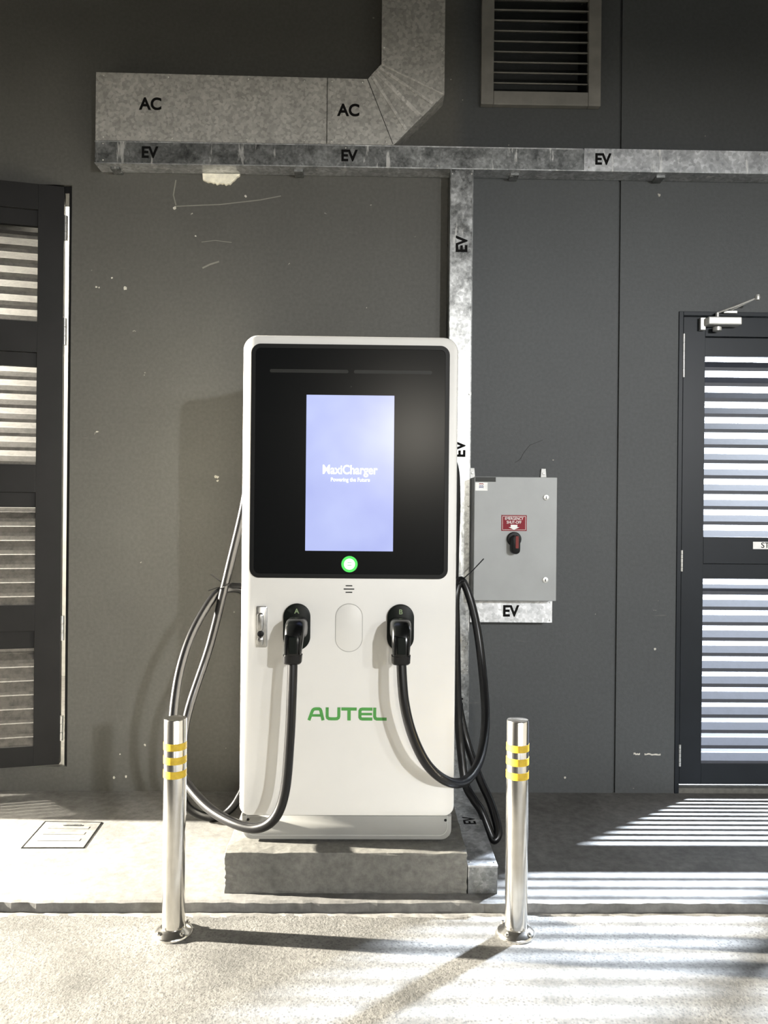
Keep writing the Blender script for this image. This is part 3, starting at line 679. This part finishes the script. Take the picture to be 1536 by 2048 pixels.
MB().box(1.765, 1.835, -0.022, -0.004, 2.438, 2.452).build('shoe', 'alu', dc, bevel=0.002)
# left door, ajar: built in its own frame, hinge line at x = 0
TH = R(13.0)
t = thing('door_1', 'tall charcoal louvred door standing ajar at the left', 'door', (-1.562, -0.004, 0.0), kind='structure', rotz=TH)
W = 1.40
zt, zb = 3.032, 0.134
ST = 0.121
pan = [(2.905, 2.348, 2.826), (2.194, 1.634, 2.124), (1.497, 0.937, 1.420), (0.807, 0.234, 0.717)]
MB().box(-ST, 0, 0, 0.048, zb, zt).build('stile', 'door_left', t, bevel=0.0015, local=True)
MB().box(-W, -W+ST, 0, 0.048, zb, zt).build('stile', 'door_left', t, bevel=0.0015, local=True)
edges = [zt] + [e for p in pan for e in p[:2]] + [zb]
for k in range(0, len(edges), 2):
    MB().box(-W+ST, -ST, 0, 0.048, edges[k+1], edges[k]).build('rail', 'door_left', t, bevel=0.0015, local=True)
tops = []
for hi, lo, first in pan: tops += [first - 0.0702*k for k in range(7)]; MB().box(-W+ST, -ST, 0.018, 0.044, first+0.0015, hi).build('blank_panel', 'door_left', t, local=True)
blades(t, -W+ST, -ST, 0.006, 0.070, tops[:14], 0.053, 'slat_l', True, 0.0165, 0.040)
blades(t, -W+ST, -ST, 0.006, 0.048, tops[14:], 0.053, 'slat_l', True, 0.0165)
for z0, z1 in ((2.766, 2.892), (2.239, 2.377), (0.753, 0.878), (0.25, 0.376)):
    h = MB()
    for k in range(3):
        a = z0 + (z1-z0)*k/3; h.lathe([(0.0075,0.001),(0.0075,(z1-z0)/3-0.001)], (0.006, 0.010, a), 'z', 12).box(0.0, 0.017, 0.012, 0.016, z0, z1)
    h.build('hinge', 'hinge', t, True, local=True)
fo = MB().box(-1.546, -1.5255, 0.02, 0.19, 0.1235, 3.0415).box(-2.975, -1.5465, 0.02, 0.19, 3.008, 3.0415)
tag(fo.build('door_jamb', 'door_left', None), 'thin dark jamb and head lining of the left door', 'door jamb', kind='structure')

# ------------------------------------------------------------------ switch box
t = thing('switch_box', 'pale grey switch box on the wall with a red shut-off sign', 'switch box', (0.685, -0.1, 0.996))
MB().box(0.482, 0.888, -0.185, 0, 0.994, 1.588).build('case', 'box', t, bevel=0.004)
MB().box(0.4855, 0.8845, -0.2, -0.186, 0.9955, 1.5905).build('cover', 'box', t, bevel=0.003, label='grey front cover')
for x in (0.4995, 0.861):
    tb = MB().prism([(x-0.016,1.586),(x+0.016,1.586),(x+0.011,1.642),(x-0.011,1.642)], -0.012, 0.0, 0.002).build('mounting_tab', 'sign_white', t)
    MB().lathe([(0.007,0),(0.006,0.003),(0.002,0.004)], (x, -0.012, 1.617), 'y', 12).build('screw', 'screw', tb, True)
MB().box(0.490, 0.588, -0.2022, -0.2, 1.566, 1.588).build('name_plate', 'plaque', t)
s_ = MB().box(0.490, 0.549, -0.2012, -0.2, 1.523, 1.562).build('sticker', 'sign_white', t, label='small white sticker with a printed mark')
for z, m_ in ((1.5555, 'red'), (1.5455, 'blue'), (1.5385, 'blue')):
    b = MB(); ribbon(b, [(0.508,z-0.002),(0.513,z+0.001),(0.518,z-0.001),(0.523,z+0.001),(0.530,z-0.002)], 0.0035, -0.2018, -0.2012); b.build('mark', m_, s_)
for z in (1.493, 1.097):
    lk = MB().lathe([(0.0135,0),(0.0135,0.005),(0.010,0.006)], (0.831, -0.2, z), 'y', 20).build('lock', 'alu', t, True)
    MB().box(0.829, 0.833, -0.2068, -0.2055, z-0.007, z+0.007).build('slot', 'rim', lk)
s_ = MB().box(0.617, 0.739, -0.2014, -0.2, 1.331, 1.407).build('warning_sign', 'red', t, label='red sign reading EMERGENCY SHUT-OFF with an arrow')
O = rr(0.622, 0.734, 1.336, 1.402, 0.001, 2); MB().ring(O, inset(O, 0.0015), -0.2018, -0.2014).build('border_line', 'sign_white', s_)
lettering('EMERGENCY', 'sign_white', s_, 0.0195, (0.678, -0.2018, 1.390), 0, 0.0003, 0.006, 0.80)
lettering('SHUT-OFF', 'sign_white', s_, 0.0195, (0.678, -0.2018, 1.372), 0, 0.0003, 0.006, 0.80)
MB().prism([(0.678,1.337),(0.704,1.349),(0.694,1.349),(0.694,1.3605),(0.662,1.3605),(0.662,1.349),(0.652,1.349)], -0.202, -0.2014).build('arrow', 'sign_white', s_)
kn = MB().lathe([(0.0345,0),(0.0345,0.012),(0.031,0.018),(0.004,0.019)], (0.678, -0.2, 1.292), 'y', 32).build('rotary_knob', 'rim', t, True, label='black rotary switch with a red bar')
MB().prism(rr(0.658, 0.700, 1.222, 1.312, 0.020, 8), -0.252, -0.212, 0.006).build('handle', 'rim', kn, True)
MB().prism(rr(0.677, 0.691, 1.250, 1.308, 0.002, 2), -0.2545, -0.251).build('bar', 'dull_red', kn)

# ------------------------------------------------------------------ bollards
def bollard(x, y, label):
    t = thing('bollard', label, 'bollard', (x, y, -0.04), 'polished steel bollards in front of the charger')
    zb = -0.04; zt = 0.702; r = 0.0385
    MB().lathe([(r, zb+0.0005), (r, zt-0.004), (r-0.0015, zt-0.001), (r-0.005, zt), (0.001, zt)], (x, y, 0), 'z', 48).build('post', 'chrome', t, True)
    for a, b in ((0.597, 0.621), (0.550, 0.575), (0.502, 0.527)):
        MB().ring(circle(x, 0, r+0.0009, 48), circle(x, 0, r-0.001, 48), 0, 1)
        m = MB(); n = 48
        for rad in (r+0.0009,):
            vs = []; fs = []
            for k in range(n):
                c, s = math.cos(2*math.pi*k/n), math.sin(2*math.pi*k/n)
                vs += [(x+rad*c, y+rad*s, a), (x+rad*c, y+rad*s, b), (x+(r-0.0005)*c, y+(r-0.0005)*s, a), (x+(r-0.0005)*c, y+(r-0.0005)*s, b)]
            for k in range(n):
                i, j = 4*k, 4*((k+1) % n); fs += [(i,j,j+1,i+1), (i+1,j+1,j+3,i+3), (j,i,i+2,j+2)]
            m.add(vs, fs)
        m.build('reflective_band', 'band', t, True, label='yellow reflective band')
    fl = MB().lathe([(0.066,zb), (0.0665,zb+0.006), (0.062,zb+0.013), (0.050,zb+0.020), (0.0425,zb+0.026), (0.040,zb+0.026)], (x, y, 0), 'z', 48).build('flange', 'chrome', t, True)
    for k in range(4):
        a = R(45+90*k); MB().lathe([(0.0085,0),(0.0085,0.006),(0.005,0.009)], (x+0.0545*math.cos(a), y+0.0545*math.sin(a), zb+0.014), 'z', 6).build('bolt', 'chrome', fl)
bollard(-0.673, -1.197, 'polished steel bollard with yellow bands left of the charger')
bollard(0.510, -1.197, 'polished steel bollard with yellow bands right of the charger')

# ------------------------------------------------------------------ inspection cover in the platform
t = thing('inspection_cover', 'square inspection cover set in the platform near the left door', 'cover', (-1.33, -0.51, 0.0))
def qd(u, v):   # corner blend of the slightly skewed cover
    c = [(-1.471,-0.372),(-1.209,-0.381),(-1.192,-0.642),(-1.453,-0.644)]
    a = lerp(c[0], c[1], u); b = lerp(c[3], c[2], u); return lerp(a, b, v)
def flat(u0, u1, v0, v1, z0, z1, name, mat):
    q = [qd(u0,v1), qd(u1,v1), qd(u1,v0), qd(u0,v0)]
    return MB().add([(x,y,z0) for x,y in q]+[(x,y,z1) for x,y in q], [(0,1,2,3),(4,5,6,7),(0,1,5,4),(1,2,6,5),(2,3,7,6),(3,0,4,7)]).build(name, mat, t)
for a in ((0,1,0,0.025),(0,1,0.975,1),(0,0.02,0.025,0.975),(0.98,1,0.025,0.975)): flat(*a, 0.0, 0.0025, 'frame_bar', 'rim')
flat(0.02, 0.98, 0.025, 0.975, 0.0, 0.002, 'lid', 'platform')
for v in (0.2, 0.42, 0.66): flat(0.16, 0.84, v, v+0.09, 0.002, 0.0035, 'rib', 'plinth')
flat(0.38, 0.68, 0.13, 0.18, 0.0035, 0.006, 'grip', 'galv')
